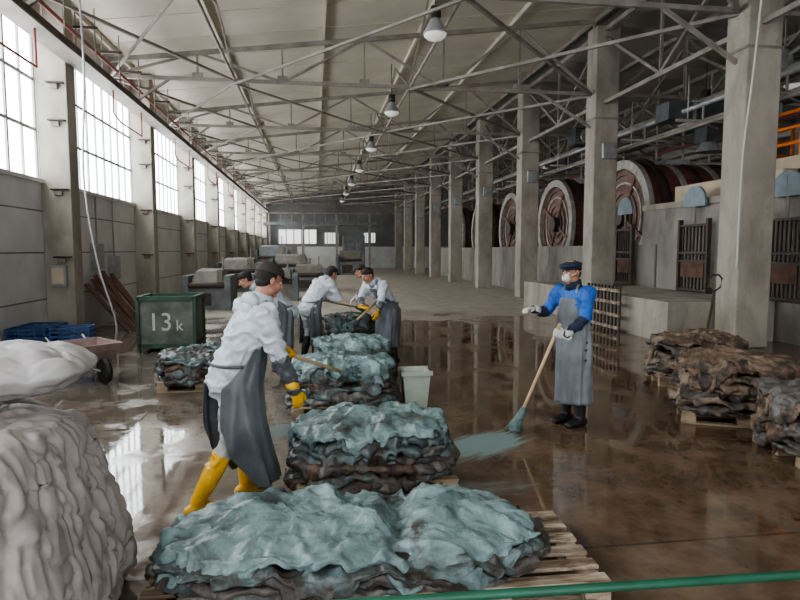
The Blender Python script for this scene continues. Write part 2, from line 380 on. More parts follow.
def cable(name,pts,r,k):
    a=Acc(); P=[V(p) for p in pts]; out=[]
    for i in range(len(P)-1):
        p0=P[max(i-1,0)];p1=P[i];p2=P[i+1];p3=P[min(i+2,len(P)-1)]
        for q in range(8):
            t=q/8; out.append(.5*((2*p1)+(-p0+p2)*t+(2*p0-5*p1+4*p2-p3)*t*t+(-p0+3*p1-3*p2+p3)*t*t*t))
    out.append(P[-1]); a.tube(out,r,k,8); return a.build(name,smooth=True)
cable('hanging_cable',[(-4.1,11.8,6.3),(-4.15,12.0,5.0),(-4.3,12.2,3.2),(-4.15,12.3,1.6),(-3.9,12.4,.5),(-3.95,12.5,.02)],.02,'cable')
cable('hanging_cable',[(7.65,9.6,7.5),(7.7,9.9,5.0),(7.72,10.1,3.5),(7.74,10.15,1.5)],.018,'cable')
a=Acc(); a.bb((-5.05,12.40,1.15),(-4.78,12.50,1.55),'galv'); a.bb((-5.02,12.38,1.2),(-4.81,12.40,1.5),'cream'); a.build('electrical_cabinet')
a=Acc(); 
for y,z in ((13.5,1.2),(15.2,1.4),(16.4,1.1)): a.bb((XL,y-.25,z),(XL+.15,y+.25,z+.6),'galv'); a.tube([(XL+.07,y,z+.6),(XL+.07,y,3.1)],.02,'steel',6)
a.build('wall_switch_boxes')

# lamps
def lamp(x,y,z):
    a=Acc()
    a.tube([(0,0,.45),(0,0,7.3-z)],.012,'steeld',6)
    a.bb((-.09,-.09,.25),(.09,.09,.45),'steeld')
    a.lathe([(.07,.26),(.10,.22),(.16,.10),(.235,-.02),(.245,-.05),(.235,-.05),(.15,.08),(.06,.2)],(0,0,0),'lampw',28)
    a.lathe([(.22,-.03),(.21,-.07),(.16,-.12),(.08,-.15),(.01,-.16)],(0,0,0),'lampg',24)
    o=a.build('high_bay_lamp',smooth=True); o.location=(x,y,z)
for i in range(7): lamp(2.3,11.5+6.5*i,5.95)
for y in (13.5,16,22,28): lamp(11.0 if y!=13.5 else 11.6,y,5.9)

# ---------------------------------------------------------------- right side works
a=Acc(); a.bb((6.9,10.95,0),(7.76,19.2,.82),'concrete'); a.bb((7.76,10.95,0),(8.54,16.1,.82),'concrete'); a.bb((7.76,16.9,0),(8.54,19.2,.82),'concrete'); a.bb((8.54,10.95,0),(9.24,19.2,.82),'concrete'); a.build('concrete_ledge')
a=Acc(); a.bb((9.3,3,0),(9.6,16.1,3.05),'concrete_d'); a.bb((9.3,16.1,0),(9.6,46,2.0),'concrete_d')
for y in (7,12.2,15.4,19,25,31): a.bb((9.27,y-.03,0.0),(9.3,y+.03,2.0),'walldark')
a.bb((9.25,3,2.95),(9.62,16.1,3.1),'concrete'); a.build('concrete_parapet_wall')
def gate(y0,y1):
    a=Acc(); x=9.15; z0=.83; z1=2.45
    for y in (y0,y1): a.bb((x-.05,y-.04,z0),(x+.05,y+.04,z1+.15),'steeld')
    for z in (z0+.05,z0+.75,z0+.95,z1): a.bb((x-.04,y0,z-.03),(x+.04,y1,z+.03),'steeld')
    n=8
    for i in range(1,n): y=y0+(y1-y0)*i/n; a.bb((x-.02,y-.015,z0),(x+.02,y+.015,z1),'steeld')
    a.bb((x-.03,y0+.1,z0+.35),(x-.02,y1-.1,z0+.75),'woodd')
    ym=(y0+y1)/2
    a.tube([(x,ym,z1),(x,ym,3.3)],.035,'steel',8)
    rs=[]
    for xx in (x-.03,x+.03): rs.append([(xx,ym+.42*math.cos(q),2.98+.42*math.sin(q)) for q in [math.pi*i/16 for i in range(17)]]+[(xx,ym-.42,2.9),(xx,ym+.42,2.9)])
    a.rings([[V(p) for p in r] for r in rs],'discgrey')
    return a.build('sluice_gate')
gate(13.0,14.1); gate(16.4,17.3); gate(10.2,11.1)
def drum(y):
    a=Acc(); r=1.66; zc=2.9; c=(0,y,zc); x0,x1=9.8,13.4
    a.lathe([(r,x0+.12),(r,x1-.12)],c,'drum',64,axis='x')
    for rr_,kk in ((.45,'steeld'),(.75,'drumend'),(1.05,'hoop'),(1.34,'drumend')): a.lathe([(rr_,x0+.04),(rr_+.07,x0+.04),(rr_+.07,x0+.13),(rr_,x0+.13)],c,kk,64,axis='x',annular=True)
    for i in range(7):
        x=x0+.05+(x1-x0-.1)*i/6; k='hoop' if i%2==0 else 'steeld'
        a.lathe([(r,x-.08),(r+.06,x-.08),(r+.06,x+.08),(r,x+.08)],c,k,64,axis='x',annular=True)
    a.lathe([(r-.14,x0-.08),(r+.14,x0-.08),(r+.14,x0+.08),(r-.14,x0+.08)],c,'hoop',64,axis='x',annular=True)
    a.lathe([(r+.02,x0+.35),(r+.20,x0+.35),(r+.20,x0+.5),(r+.02,x0+.5)],c,'steeld',64,axis='x',annular=True)
    nst=14
    for i in range(nst):
        zz=-r+.12+(2*r-.24)*(i+.5)/nst; hw=math.sqrt(max(.01,(r-.06)**2-zz**2)); a.bb((x0+.09,y-hw,zc+zz-.112),(x0+.125,y+hw,zc+zz+.10),'drumend')
    for i in range(4):
        q=math.pi*i/2+.5; d=V((0,math.cos(q),math.sin(q))); C=V((x0+.05,y,zc)); a.beam(C+d*.2,C+d*(r-.05),.07,.12,'drum')
    a.lathe([(.3,x0-.15),(.3,x0+.1)],c,'steeld',24,axis='x'); a.tube([(x0-.12,y,zc),(x1+.4,y,zc)],.13,'steeld',16)
    a.bb((x1+.2,y-.35,0),(x1+.4,y+.35,zc-.05),'concrete')
    a.bb((x0+1.2,y-.45,zc+r-.02),(x0+2.0,y+.45,zc+r+.14),'galv')
    for dx in (.9,1.8,2.7): a.tube([(x0+dx,y-.4,zc+r+.05),(x0+dx,y-.4,7.4)],.035,'hoop',8)
    a.tube([(x0+.9,y-.4,5.4),(x0+2.7,y-.4,5.4)],.05,'hoop',8)
    return a.build('tanning_drum')
for y in (18.3,23.7,29.3,35,40.7): drum(y)
a=Acc(); a.bb((9.65,11.4,3.12),(10.0,15.2,3.55),'cream'); a.bb((9.7,11.6,0),(9.9,11.9,3.12),'cream'); a.bb((9.7,14.7,0),(9.9,15.0,3.12),'cream'); a.build('drive_guard',bevel=.03)
a=Acc(); a.bb((10.6,8.0,3.65),(14.5,14.2,3.95),'cream')
for x in (10.7,14.4):
    for y in (8.2,14.0): a.bb((x-.1,y-.1,0),(x+.1,y+.1,3.65),'steel')
for z in (4.25,4.6,4.95): a.tube([(10.65,8,z),(10.65,14.15,z),(14.4,14.15,z)],.04,'orange',8)
for y in (8.1,9.1,10.1,11.1,12.1,13.1,14.1): a.tube([(10.65,y,3.95),(10.65,y,4.95)],.04,'orange',8)
for x in (11.4,12.2,13,13.8,14.4): a.tube([(x,14.15,3.95),(x,14.15,4.95)],.04,'orange',8)
a.build('loading_platform')
a=Acc(); a.bb((11.6,11.4,3.96),(13.2,13.4,5.3),'machine2'); a.tube([(12.4,12.3,5.3),(12.4,12.3,7.2)],.25,'galv',16); a.bb((11.8,11.3,4.3),(12.5,11.4,5.1),'galv'); a.build('dosing_tank',bevel=.04)
a=Acc(); a.lathe([(1.25,-1.5),(1.3,-1.45),(1.3,1.45),(1.25,1.5)],(12.6,10.8,2.2),'drum',40,axis='y')
for yy in (-1.2,-.4,.4,1.2): a.lathe([(1.3,yy-.05),(1.36,yy-.05),(1.36,yy+.05),(1.3,yy+.05)],(12.6,10.8,2.2),'hoop',40,axis='y',annular=True)
a.bb((11.6,9.6,0),(13.6,9.9,1.3),'concrete'); a.bb((11.6,11.7,0),(13.6,12.0,1.3),'concrete'); a.build('mixing_vat')
a=Acc(); a.bb((8.9,14.4,5.15),(15.5,15.0,5.6),'duct')
for x in (9.6,10.8,12.0,13.2,14.4): a.bb((x-.03,14.35,5.1),(x+.03,15.05,5.65),'galv')
a.bb((10.0,14.45,4.65),(10.5,14.95,5.15),'duct'); a.lathe([(.18,4.65),(.35,4.4)],(10.25,14.7,0),'galv',20)
for x in (9.4,11.4,13.4): a.tube([(x,14.5,5.6),(x,14.5,7.3)],.015,'steel',6)
a.build('ventilation_duct')
a=Acc()
for x,z,r,k in ((9.3,5.35,.06,'galv'),(9.6,5.05,.05,'steel'),(10.4,5.8,.12,'steel'),(11.2,5.0,.05,'redpipe'),(8.9,4.75,.04,'steel'),(12.6,5.95,.2,'duct')): a.tube([(x,6,z),(x,52,z)],r,k,12)
for i in range(14):
    y=11+2.6*i; a.tube([(9.3,y,5.35),(9.3,y,4.9),(9.9,y+.3,4.85)],.03,'steel',8); a.tube([(10.4,y,5.6),(10.4,y,6.3)],.015,'steel',6)
    a.beam((8.6,y,4.95),(11.4,y,4.95),.06,.06,'steel')
    a.tube([(8.9,y,4.75),(8.9,y,6.0)],.02,'hoop',6)
a.build('overhead_pipework',smooth=True)
for x,y in ((10.2,12.6),(11.4,17),(9.9,21.5),(11.2,27)):
    a=Acc(); a.bb((-.45,-.35,-.3),(.45,.35,.3),'duct'); a.lathe([(.24,-.40),(.27,-.35),(.27,-.34),(.05,-.34)],(0,0,0),'galv',24,axis='y'); 
    for k in range(5): a.bb((-.4,-.37,-.25+.11*k),(.4,-.35,-.22+.11*k),'steel')
    for sx_ in (-.35,.35): a.tube([(sx_,0,.3),(sx_,0,1.0)],.015,'steel',6)
    o=a.build('air_heater'); o.location=(x,y,6.0)
a=Acc()
for z in (.12,.4,.68,.95): a.beam((6.62,12.35,z),(6.62,13.95,z),.03,.07,'woodw')
for y in [12.4+.17*i for i in range(10)]: a.bb((6.64,y-.03,0),(6.68,y+.03,1.05),'steeld')
a.build('slatted_panel')
e=empty('pallet_jack',(6.9,9.75,0)); a=Acc()
for s_ in (-.2,.2): a.bb((s_-.075,.2,.06),(s_+.075,1.1,.12),'steeld'); a.lathe([(.05,-.04),(.05,.04)],(s_,1.0,.05),'rubber',14,axis='x')
a.bb((-.25,.0,.06),(.25,.22,.42),'steeld'); a.lathe([(.09,-.06),(.09,.06)],(0,0,.09),'rubber',18,axis='x')
a.tube([(0,0,.35),(.02,-.1,.9),(.02,-.13,1.15)],.022,'steeld',8)
a.tube([(.02,-.13,1.12),(.13,-.14,1.2),(.15,-.15,1.35),(.08,-.16,1.42),(-.04,-.16,1.42),(-.11,-.15,1.35),(-.09,-.14,1.2),(.02,-.13,1.12)],.016,'steeld',8)
a.build('jack_body',e)

# ---------------------------------------------------------------- left side objects
def pallet(cx,cy,lx,ly,rot=0,k='wood',name='wooden_pallet'):
    a=Acc(); R=Rz(rot)
    def B(x0,x1,y0,y1,z0,z1):
        c=R@V(((x0+x1)/2,(y0+y1)/2,(z0+z1)/2)); a.box(c+V((cx,cy,0)),(x1-x0,y1-y0,z1-z0),k,R)
    for y in (-ly/2+.05,0,ly/2-.05):
        B(-lx/2,lx/2,y-.05,y+.05,.001,.022)
        for x in (-lx/2+.07,0,lx/2-.07): B(x-.07,x+.07,y-.045,y+.045,.022,.098)
    for x in (-lx/2+.07,0,lx/2-.07): B(x-.06,x+.06,-ly/2,ly/2,.098,.118)
    n=6
    for i in range(n):
        y=-ly/2+.05+(ly-.1)*i/(n-1); B(-lx/2,lx/2,y-.045,y+.045,.118,.14)
    return a.build(name,bevel=.004)

def ridge(x,y,s,f,w): 
    g=nz(x*f+.7*nz(x*f*.8,y*f*.8,s+9),y*f+.7*nz(y*f*.8,x*f*.8,s+17),s); return max(0,1-abs(g)*w)**1.3
def hide_pile(cx,cy,sx,sy,h,rot,seed,tops,sides,n=10,NT=170,z0=.145,droop=.5,fold=None,shrink=.14,dome=.12,rough=1.0):
    rnd=random.Random(seed); a=Acc(); R=Rz(rot); C=V((cx,cy,0))
    ths=[rnd.uniform(.4,1.7) for _ in range(n)]; sm=sum(ths); ths=[t/sm*h for t in ths]
    zb=z0
    def sup(c,s,p=3.0): return (abs(c)**p+abs(s)**p)**(-1/p)
    for L in range(n):
        th=ths[L]; t=L/(n-1); top=L>=n-2
        if L==n-1: th=max(th,.035)
        hx=sx/2*(1-shrink*t**2)*(1+rnd.uniform(-.05,.03)); hy=sy/2*(1-shrink*t**2)*(1+rnd.uniform(-.05,.03))
        if L==n-1: hx=sx/2*(1-shrink*.7);hy=sy/2*(1-shrink*.7)
        ox,oy=rnd.uniform(-.02,.02),rnd.uniform(-.02,.02); sd=seed*7.3+L*3.1; sv=seed*5.1+L*.16
        k=tops[L-(n-2)] if top else sides[rnd.randrange(len(sides))]
        rings=[]
        def base(q,rho):
            c,s=math.cos(q),math.sin(q); rr=sup(c,s)
            w=1+.07*nz(c*1.2,s*1.2,sv)+.08*nz(c*3.4,s*3.4,sv*1.6+5)+.04*nz(c*8,s*8,L*.55+seed)+.02*nz(c*18,s*18,sd)
            return c,s,hx*rr*w*rho,hy*rr*w*rho
        def P(q,rho,dz=0.0,dr=0.0):
            c,s,X,Y=base(q,rho); x=X*c+ox+dr*c; y=Y*s+oy+dr*s
            z=zb+th+.045*nz(x*2.2,y*2.2,seed*.3+L*.25)+.032*nz(x*6,y*6,sd)*(1.0 if top else 1.1)
            z+=dome*h*(1-rho**2.2)*(1 if top else t)
            if top:
                fade=min(1,(1.2-rho)*4)
                z+=.040*ridge(x,y,seed+30,1.5,5)*fade+.024*ridge(x,y,seed+60,3.2,4)+.012*ridge(x,y,seed+80,7,3.2)
                if fold is not None:
                    d=x-fold-.14*nz(y*2.5,seed); e2=max(0,1-rho**4)
                    z+=(.045*math.exp(-(d/.08)**2)-.065*math.exp(-((d-.13)/.07)**2))*(.35+.65*e2)
                    z+=.035*math.cos((x-fold)*4.5+2.6)*e2
            z+=dz
            ed=min(1,max(0,(rho-.7)*4))
            q3=V((x*5.5,y*5.5,z*9)); cr=.030*ed*rough
            x+=cr*noise.noise(q3); y+=cr*noise.noise(q3+V((31,0,0))); z+=cr*.9*noise.noise(q3+V((0,47,0)))
            q3=V((x*12,y*12,z*18+L*.5)); cr=.016
            x+=cr*noise.noise(q3); y+=cr*noise.noise(q3+V((31,0,0))); z+=cr*noise.noise(q3+V((0,47,0)))
            q3=V((x*27,y*27,z*32+L)); cr=.007
            x+=cr*noise.noise(q3); y+=cr*noise.noise(q3+V((31,0,0))); z+=cr*noise.noise(q3+V((0,47,0)))
            return x,y,z
        def out(p): return C+R@V((p[0],p[1],max(p[2],z0+.003) if (abs(p[0])<sx*.46 and abs(p[1])<sy*.40) else max(p[2],.015)))
        Q=[2*math.pi*j/NT for j in range(NT)]
        if top:
            for rho in [.02]+[.05+.91*i/27 for i in range(28)]+[.98,1.0]: rings.append([out(P(q,rho)) for q in Q])
            NS=12; tot=(zb+th-z0)
            for m in range(1,NS+1):
                e=m/NS; row=[]
                for q in Q:
                    c,s=math.cos(q),math.sin(q)
                    ln=droop*tot*(.46+.95*max(-.42,nz(c*1.7,s*1.7,sd+12)*1.6)+.36*nz(c*6,s*6,sd+14)+.18*nz(c*16,s*16,sd))
                    ln=max(.03,min(ln,tot*1.02)); ang=min(1,e*2.2)
                    rip=.036*nz(c*7,s*7,sd+40)+.024*nz(c*17,s*17,sd+41)
                    dr=.030*math.sin(ang*math.pi/2)+rip*e*1.7+.016*nz(c*5,s*5,e*4+sd)
                    row.append(out(P(q,1.0,-ln*(e**1.25),dr+.10*shrink*e*sx*(ln/tot))))
                rings.append(row)
            last=rings[-1]; ctr=C
            rings.append([p+(ctr-p)*.02+V((0,0,-.008)) for p in last])
            rings.append([p+(V((ctr.x,ctr.y,p.z))-p)*.06+V((0,0,.012)) for p in last])
            a.rings(rings,k,cap=True)
        else:
            for rho in (.55,.72,.84,.92,.97,1.0): rings.append([out(P(q,rho)) for q in Q])
            for m in range(1,9):
                al=math.pi*m/8; row=[]
                for q in Q:
                    c,s=math.cos(q),math.sin(q); tt=th*(.62+.6*nz(c*4,s*4,sd+3)+.35*nz(c*11,s*11,sd+4))
                    sag=.20*max(0,nz(c*2.8,s*2.8,sd+7))+.08*max(0,nz(c*8,s*8,sd+8))+.01
                    row.append(out(P(q,1.0,-tt*(1-math.cos(al))*.62-sag*m/8,math.sin(al)*tt*.6+sag*.22*math.sin(al)+.03*nz(c*12,s*12,sd+11)*m/8)))
                rings.append(row)
            rings.append([out(P(q,.8,-th)) for q in Q])
            a.rings(rings,k,cap=True)
            o0=len(a.f)-2-(len(rings)-1)*NT
            alt=[a.mi(x) for x in sides]
            for i in range(len(rings)-1):
                for jj in range(NT):
                    c,s=math.cos(Q[jj]),math.sin(Q[jj]); g=nz(c*3.0,s*3.0,sd+70)
                    if abs(g)>.14: a.m[o0+i*NT+jj]=alt[(L*3+(1 if g>0 else 2))%len(alt)]
        zb+=th
    return a.build('hide_pile',smooth=True)

S=['hbrown','hdark','hgrey','hdark','teal2','teal2']
pallet(.92,3.24,1.2,.86,-.03,'woodw'); pallet(-.30,3.26,1.16,.86,.0,'woodw')
hide_pile(.22,3.29,2.14,.98,.165,-.03,3,['teal2','teal'],['hdark','teal2','hgrey','hdark'],n=4,NT=380,fold=.10,droop=1.0,dome=.2)
pallet(.45,4.66,1.2,.8,.0)
hide_pile(.44,4.68,1.24,.96,.34,.02,11,['teal2','teal'],S,n=8,NT=280,droop=.70)
pallet(.33,6.9,1.2,.8,.0)
hide_pile(.31,6.92,1.22,.94,.42,-.05,21,['teal2','teal'],S,n=8,NT=230,droop=.7)
pallet(-1.5,8.4,1.1,.8,0)
hide_pile(-1.5,8.4,1.20,.96,.30,.1,31,['teal2','teal2'],['hdark','teal2','hdark','hbrown'],n=6,droop=.85)
pallet(.5,8.55,1.1,.7,0)
hide_pile(.5,8.55,1.1,.85,.40,.1,41,['teal2','teal'],S,n=8,droop=.5)
pallet(.62,10.9,1.1,.7,0)
hide_pile(.55,10.85,1.0,.9,.48,.1,43,['hbrown','teal2'],S,n=8,droop=.5)
SB=['hbrown','htan','hdark','hgrey','hdark','htan']
pallet(5.3,7.65,1.2,.8,-.3)
hide_pile(5.3,7.65,1.26,1.0,.46,-.3,51,['hdark','htan'],SB,n=8,droop=.75,rough=1.4)
pallet(4.58,5.90,1.2,.8,-.45)
hide_pile(4.58,5.90,1.26,1.02,.50,-.45,61,['hbrown','htan'],SB,n=8,NT=250,droop=.8,rough=1.4)
pallet(4.70,4.66,1.2,.8,-.2)
hide_pile(4.70,4.66,1.30,1.0,.44,-.2,72,['htan','hgrey'],SB,n=8,NT=250,droop=.75,rough=1.4)

# bulk bag
def bulk_bag():
    a=Acc(); rs=[]; n=320; C=V((-1.84,2.97,0))
    prof=[(.93,.004),(1.0,.03),(1.05,.10),(1.06,.2),(1.05,.32),(1.01,.45),(.96,.58),(.92,.7),(.88,.8),(.85,.88),(.80,.96),(.74,1.01),(.62,1.04),(.42,1.06),(.2,1.07),(.01,1.07)]
    P=[]
    for i in range(len(prof)-1):
        for q in range(7):
            t=q/7; P.append((prof[i][0]*(1-t)+prof[i+1][0]*t,prof[i][1]*(1-t)+prof[i+1][1]*t))
    P.append(prof[-1])
    def crease(g,k): return max(0,1-abs(g)*k)**.8
    for (r,z) in P:
        ring=[]
        for j in range(n):
            q=2*math.pi*j/n;c,s=math.cos(q),math.sin(q); rr=(abs(c)**4.2+abs(s)**4.2)**(-1/4.2)
            wr=-crease(nz(c*3.2+.5*nz(c*3,s*3,z*3),s*3.2+.5*nz(s*3,c*3,z*2+9),z*.9),13)*.050
            wr-=crease(nz(c*6.5+z*1.5,s*6.5-z*1.1,z*1.3+4),9)*.034
            wr-=crease(nz(c*4.5+z,s*4.5,z*7+2.5*c),10)*.030
            wr-=crease(nz(c*12+z*3,s*12-z*2,z*3+14),6)*.012
            wr+=.03*nz(c*7,s*7,z*5+3)
            w=r*(1+.05*nz(c*1.5,s*1.5,z*1.5)+wr)
            zz=z+(.04*nz(c*2*r,s*2*r,4)+.03*nz(c*6*r,s*6*r,8)-.03*crease(nz(c*4*r,s*4*r,12),6) if z>.85 else 0)
            ring.append(C+V((.84*rr*w*c*.97,.70*rr*w*s*.97,zz)))
        rs.append(ring)
    a.rings(rs,'bag')
    # side seams and flattened lifting straps lying against the cloth
    for sx_,sy_ in ((.50,-.5),(-.5,-.5)):
        a.tube([C+V((sx_,sy_,1.03)),C+V((sx_*1.05,sy_*1.05,1.07)),C+V((sx_*.7,sy_*.9,1.10)),C+V((sx_*.5,sy_*.8,1.06))],[.03]*4,'bag',8,ry=[.005]*4)
    a.build('bulk_bag',smooth=True)
bulk_bag()
def sack(name,c,sz,rot,k,seed,tilt=0):
    a=Acc(); R=Rz(rot)@Matrix.Rotation(tilt,3,'Y'); n=110; rs=[]
    for i in range(41):
        al=-math.pi/2+.02+(math.pi-.04)*i/40; ring=[]
        for j in range(n):
            q=2*math.pi*j/n; c0,s0=math.cos(q),math.sin(q)
            rr=(abs(c0)**5+abs(s0)**5)**(-1/5)
            ca=abs(math.cos(al))**.55; x=sz[0]/2*rr*c0*ca; y=sz[1]/2*rr*s0*ca; edge=1-.55*(max(abs(x)/(sz[0]/2),abs(y)/(sz[1]/2)))**3
            x*=1+.03*nz(y*5,seed); 
            z=sz[2]/2*math.sin(al)*edge+.02*nz(x*5,y*5,seed)+.010*nz(x*15,y*15,seed)
            z-=.030*max(0,1-abs(nz(x*3.5,y*6,seed+3))*7); z-=.014*max(0,1-abs(nz(x*9,y*9,seed+5))*5)
            if z<0: z*=.6
            ring.append(V(c)+R@V((x,y,z)))
        rs.append(ring)
    a.rings(rs,k); return a.build(name,smooth=True)
sack('cement_sack',(-1.57,3.2,1.22),(.86,.52,.32),.06,'sack',3,-.10)
e=empty('waste_bin',(-2.68,11.75,0)); e.scale=(.88,.88,.93); a=Acc()
for x in (-.56,.56):
    for y in (-.5,.5): a.bb((x-.035,y-.035,0),(x+.035,y+.035,1.08),'greenbox')
for z in (.12,1.05):
    for y in (-.5,.5): a.bb((-.56,y-.035,z-.04),(.56,y+.035,z+.04),'greenbox')
    for x in (-.56,.56): a.bb((x-.035,-.5,z-.04),(x+.035,.5,z+.04),'greenbox')
a.bb((-.53,-.49,.14),(.53,-.47,1.03),'binpanel'); a.bb((-.53,.47,.14),(.53,.49,1.03),'binpanel')
a.bb((-.55,-.48,.14),(-.53,.48,1.03),'binpanel'); a.bb((.53,-.48,.14),(.55,.48,1.03),'binpanel'); a.bb((-.54,-.48,.12),(.54,.48,.15),'binpanel')
a.build('bin_frame',e)
for txt,x,s_ in (('13',-.38,.5),('k',.18,.3)):
    cu=bpy.data.curves.new('bin_marking','FONT'); cu.body=txt; cu.size=s_; cu.extrude=.002; cu.materials.append(M['whitep'])
    t=bpy.data.objects.new('bin_marking',cu); t.location=(x,-.494,.42); t.rotation_euler=(math.pi/2,0,0); scn.collection.objects.link(t); t.parent=e
# wheelbarrow
e=empty('wheelbarrow',(-3.2,9.0,0)); e.rotation_euler=(0,0,2.3); e.scale=(.95,.95,1.0); a=Acc()
def quad_tray():
    b=[(-.28,-.22,.28),(.28,-.22,.28),(.28,.22,.28),(-.28,.22,.28)]; t=[(-.45,-.32,.55),(.42,-.32,.55),(.42,.32,.55),(-.45,.32,.55)]
    ti=[(-.42,-.29,.55),(.39,-.29,.55),(.39,.29,.55),(-.42,.29,.55)]; bi=[(-.25,-.2,.31),(.25,-.2,.31),(.25,.2,.31),(-.25,.2,.31)]
    a.add(b+t+ti+bi,[(0,3,2,1)]+[(i,(i+1)%4,4+(i+1)%4,4+i) for i in range(4)]+[(4+i,4+(i+1)%4,8+(i+1)%4,8+i) for i in range(4)]+[(8+i,8+(i+1)%4,12+(i+1)%4,12+i) for i in range(4)]+[(12,13,14,15)],'pink')
quad_tray()
a.lathe([(.10,-.035),(.17,-.04),(.19,0),(.17,.04),(.10,.035)],(-.5,0,.19),'rubber',24,axis='y')
for s_ in (-1,1):
    a.tube([(-.52,s_*.07,.2),(-.2,s_*.2,.27),(.4,s_*.25,.3),(.9,s_*.27,.55)],.016,'galv',8)
    a.tube([(.2,s_*.24,.29),(.28,s_*.25,.015),(.4,s_*.25,.015),(.45,s_*.25,.3)],.014,'galv',8)
a.build('barrow_body',e,smooth=False)
def crate(x,y,z,rot):
    a=Acc(); w,d,h=.6,.42,.26
    for zz in (.02,.10,.18,.24):
        for s_ in (-1,1): a.bb((-w/2,s_*d/2-.012,zz-.02),(w/2,s_*d/2+.012,zz+.018),'bluesack'); a.bb((s_*w/2-.012,-d/2,zz-.02),(s_*w/2+.012,d/2,zz+.018),'bluesack')
    for xx in (-.3,-.15,0,.15,.3):
        for s_ in (-1,1): a.bb((xx-.012,s_*d/2-.014,0),(xx+.012,s_*d/2+.014,h),'bluesack')
    a.bb((-w/2,-d/2,0),(w/2,d/2,.02),'bluesack')
    o=a.build('blue_crate'); o.location=(x,y,z); o.rotation_euler=(0,0,rot)
for x,y,z,r in ((-4.85,11.0,0,.1),(-4.2,11.1,0,-.05),(-4.85,11.0,.27,.05),(-4.2,11.1,.27,.1),(-4.5,10.5,0,.0),(-4.85,11.55,0,.1),(-4.85,11.55,.27,.0)): crate(x,y,z,r)
sack('white_sack',(-4.05,9.95,.13),(.75,.5,.26),.2,'sack',8)
a=Acc()
for i in range(7):
    y=14.2+.28*i; a.beam((-4.2+.05*(i%3),y,.02),(-5.05,y+.15*(i%2),1.1+.25*((i*37)%4)/3),.2,.04,'woodd')
a.build('leaning_planks')
e=empty('plastic_tub',(1.14,6.80,0)); a=Acc()
a.add([(-.12,-.10,0),(.12,-.10,0),(.12,.12,0),(-.12,.12,0),(-.16,-.14,.46),(.16,-.14,.46),(.16,.16,.46),(-.16,.16,.46),(-.14,-.12,.46),(.14,-.12,.46),(.14,.14,.46),(-.14,.14,.46),(-.11,-.09,.3),(.11,-.09,.3),(.11,.11,.3),(-.11,.11,.3)],
 [(0,3,2,1)]+[(i,(i+1)%4,4+(i+1)%4,4+i) for i in range(4)]+[(4+i,4+(i+1)%4,8+(i+1)%4,8+i) for i in range(4)]+[(8+i,8+(i+1)%4,12+(i+1)%4,12+i) for i in range(4)]+[(12,13,14,15)],'tub')
a.bb((-.18,-.16,.42),(.18,-.13,.47),'tub'); a.bb((-.18,.15,.42),(.18,.18,.47),'tub'); a.build('tub_shell',e)
# far machines: housings with hoods, control boxes and frames
def machine(x,y,w,d,h,k,seed):
    a=Acc(); a.bb((x-w/2,y-d/2,0),(x+w/2,y+d/2,h*.55),k)
    a.add([(x-w/2+.1,y-d/2+.1,h*.55),(x+w/2-.1,y-d/2+.1,h*.55),(x+w/2-.1,y+d/2-.1,h*.55),(x-w/2+.1,y+d/2-.1,h*.55),(x-w/2+.25,y-d/6,h*.95),(x+w/2-.25,y-d/6,h*.95),(x+w/2-.25,y+d/2-.1,h),(x-w/2+.25,y+d/2-.1,h)],[(0,1,5,4),(1,2,6,5),(2,3,7,6),(3,0,4,7),(4,5,6,7)],'machine2' if k=='machine' else 'machine')
    for sx_ in (-1,1): a.bb((x+sx_*w*.48-.10,y-d/2-.1,0),(x+sx_*w*.48+.10,y+d/2,h*.85),'machine')
    a.lathe([(.09,-w*.42),(.09,w*.42)],(x,y-d/2-.03,h*.62),'steeld',16,axis='x')
    a.bb((x-w*.3,y-d/2-.02,.15),(x+w*.1,y-d/2,h*.42),'steeld'); a.bb((x+w*.25,y-d/2-.12,h*.7),(x+w*.38,y-d/2,h*1.0),'machine2')
    a.tube([(x+w*.3,y,h*.6),(x+w*.3,y,h*1.3)],.035,'steel',8)
    a.build('fleshing_machine',bevel=.02)
machine(-3.3,19.8,1.3,1.5,1.25,'machine',1); machine(-1.5,23,1.6,1.5,1.15,'machine2',2); machine(-3.4,28,1.8,1.6,1.5,'machine',3); machine(-.3,28,1.6,1.6,1.2,'machine',4); machine(-1.4,36,2.2,2,1.6,'machine',5); machine(2.6,46,2.0,2,1.8,'machine',6); machine(-3.0,44,2.2,2,2.2,'machine2',8)
a=Acc()
for x in (-4,-1,2,5): a.bb((x-.1,55,0),(x+.1,55.2,5.2),'steel'); 
a.bb((-4.5,54.9,4.1),(6,57,4.35),'machine'); a.bb((-4.5,54.9,5.1),(6,55.0,5.2),'steel')
for x in range(-4,6): a.bb((x-.03,54.9,4.3),(x+.03,54.98,5.2),'steel')
a.bb((2.6,55.5,0),(4.6,56.8,3.2),'machine'); a.bb((-3.4,55.6,0),(-1.6,56.8,2.2),'machine2'); a.build('mezzanine')
a=Acc(); a.tube([(-1.6,1.42,1.01),(2.3,1.30,1.01)],.0115,'green',12)
for x in (-1.5,2.2): a.tube([(x,1.42-.03*(x+1.6),0),(x,1.42-.03*(x+1.6),1.01)],.0135,'green',12)
a.tube([(-1.5,1.41,.5),(2.2,1.31,.5)],.0115,'green',10)
a.build('guard_rail',smooth=True)

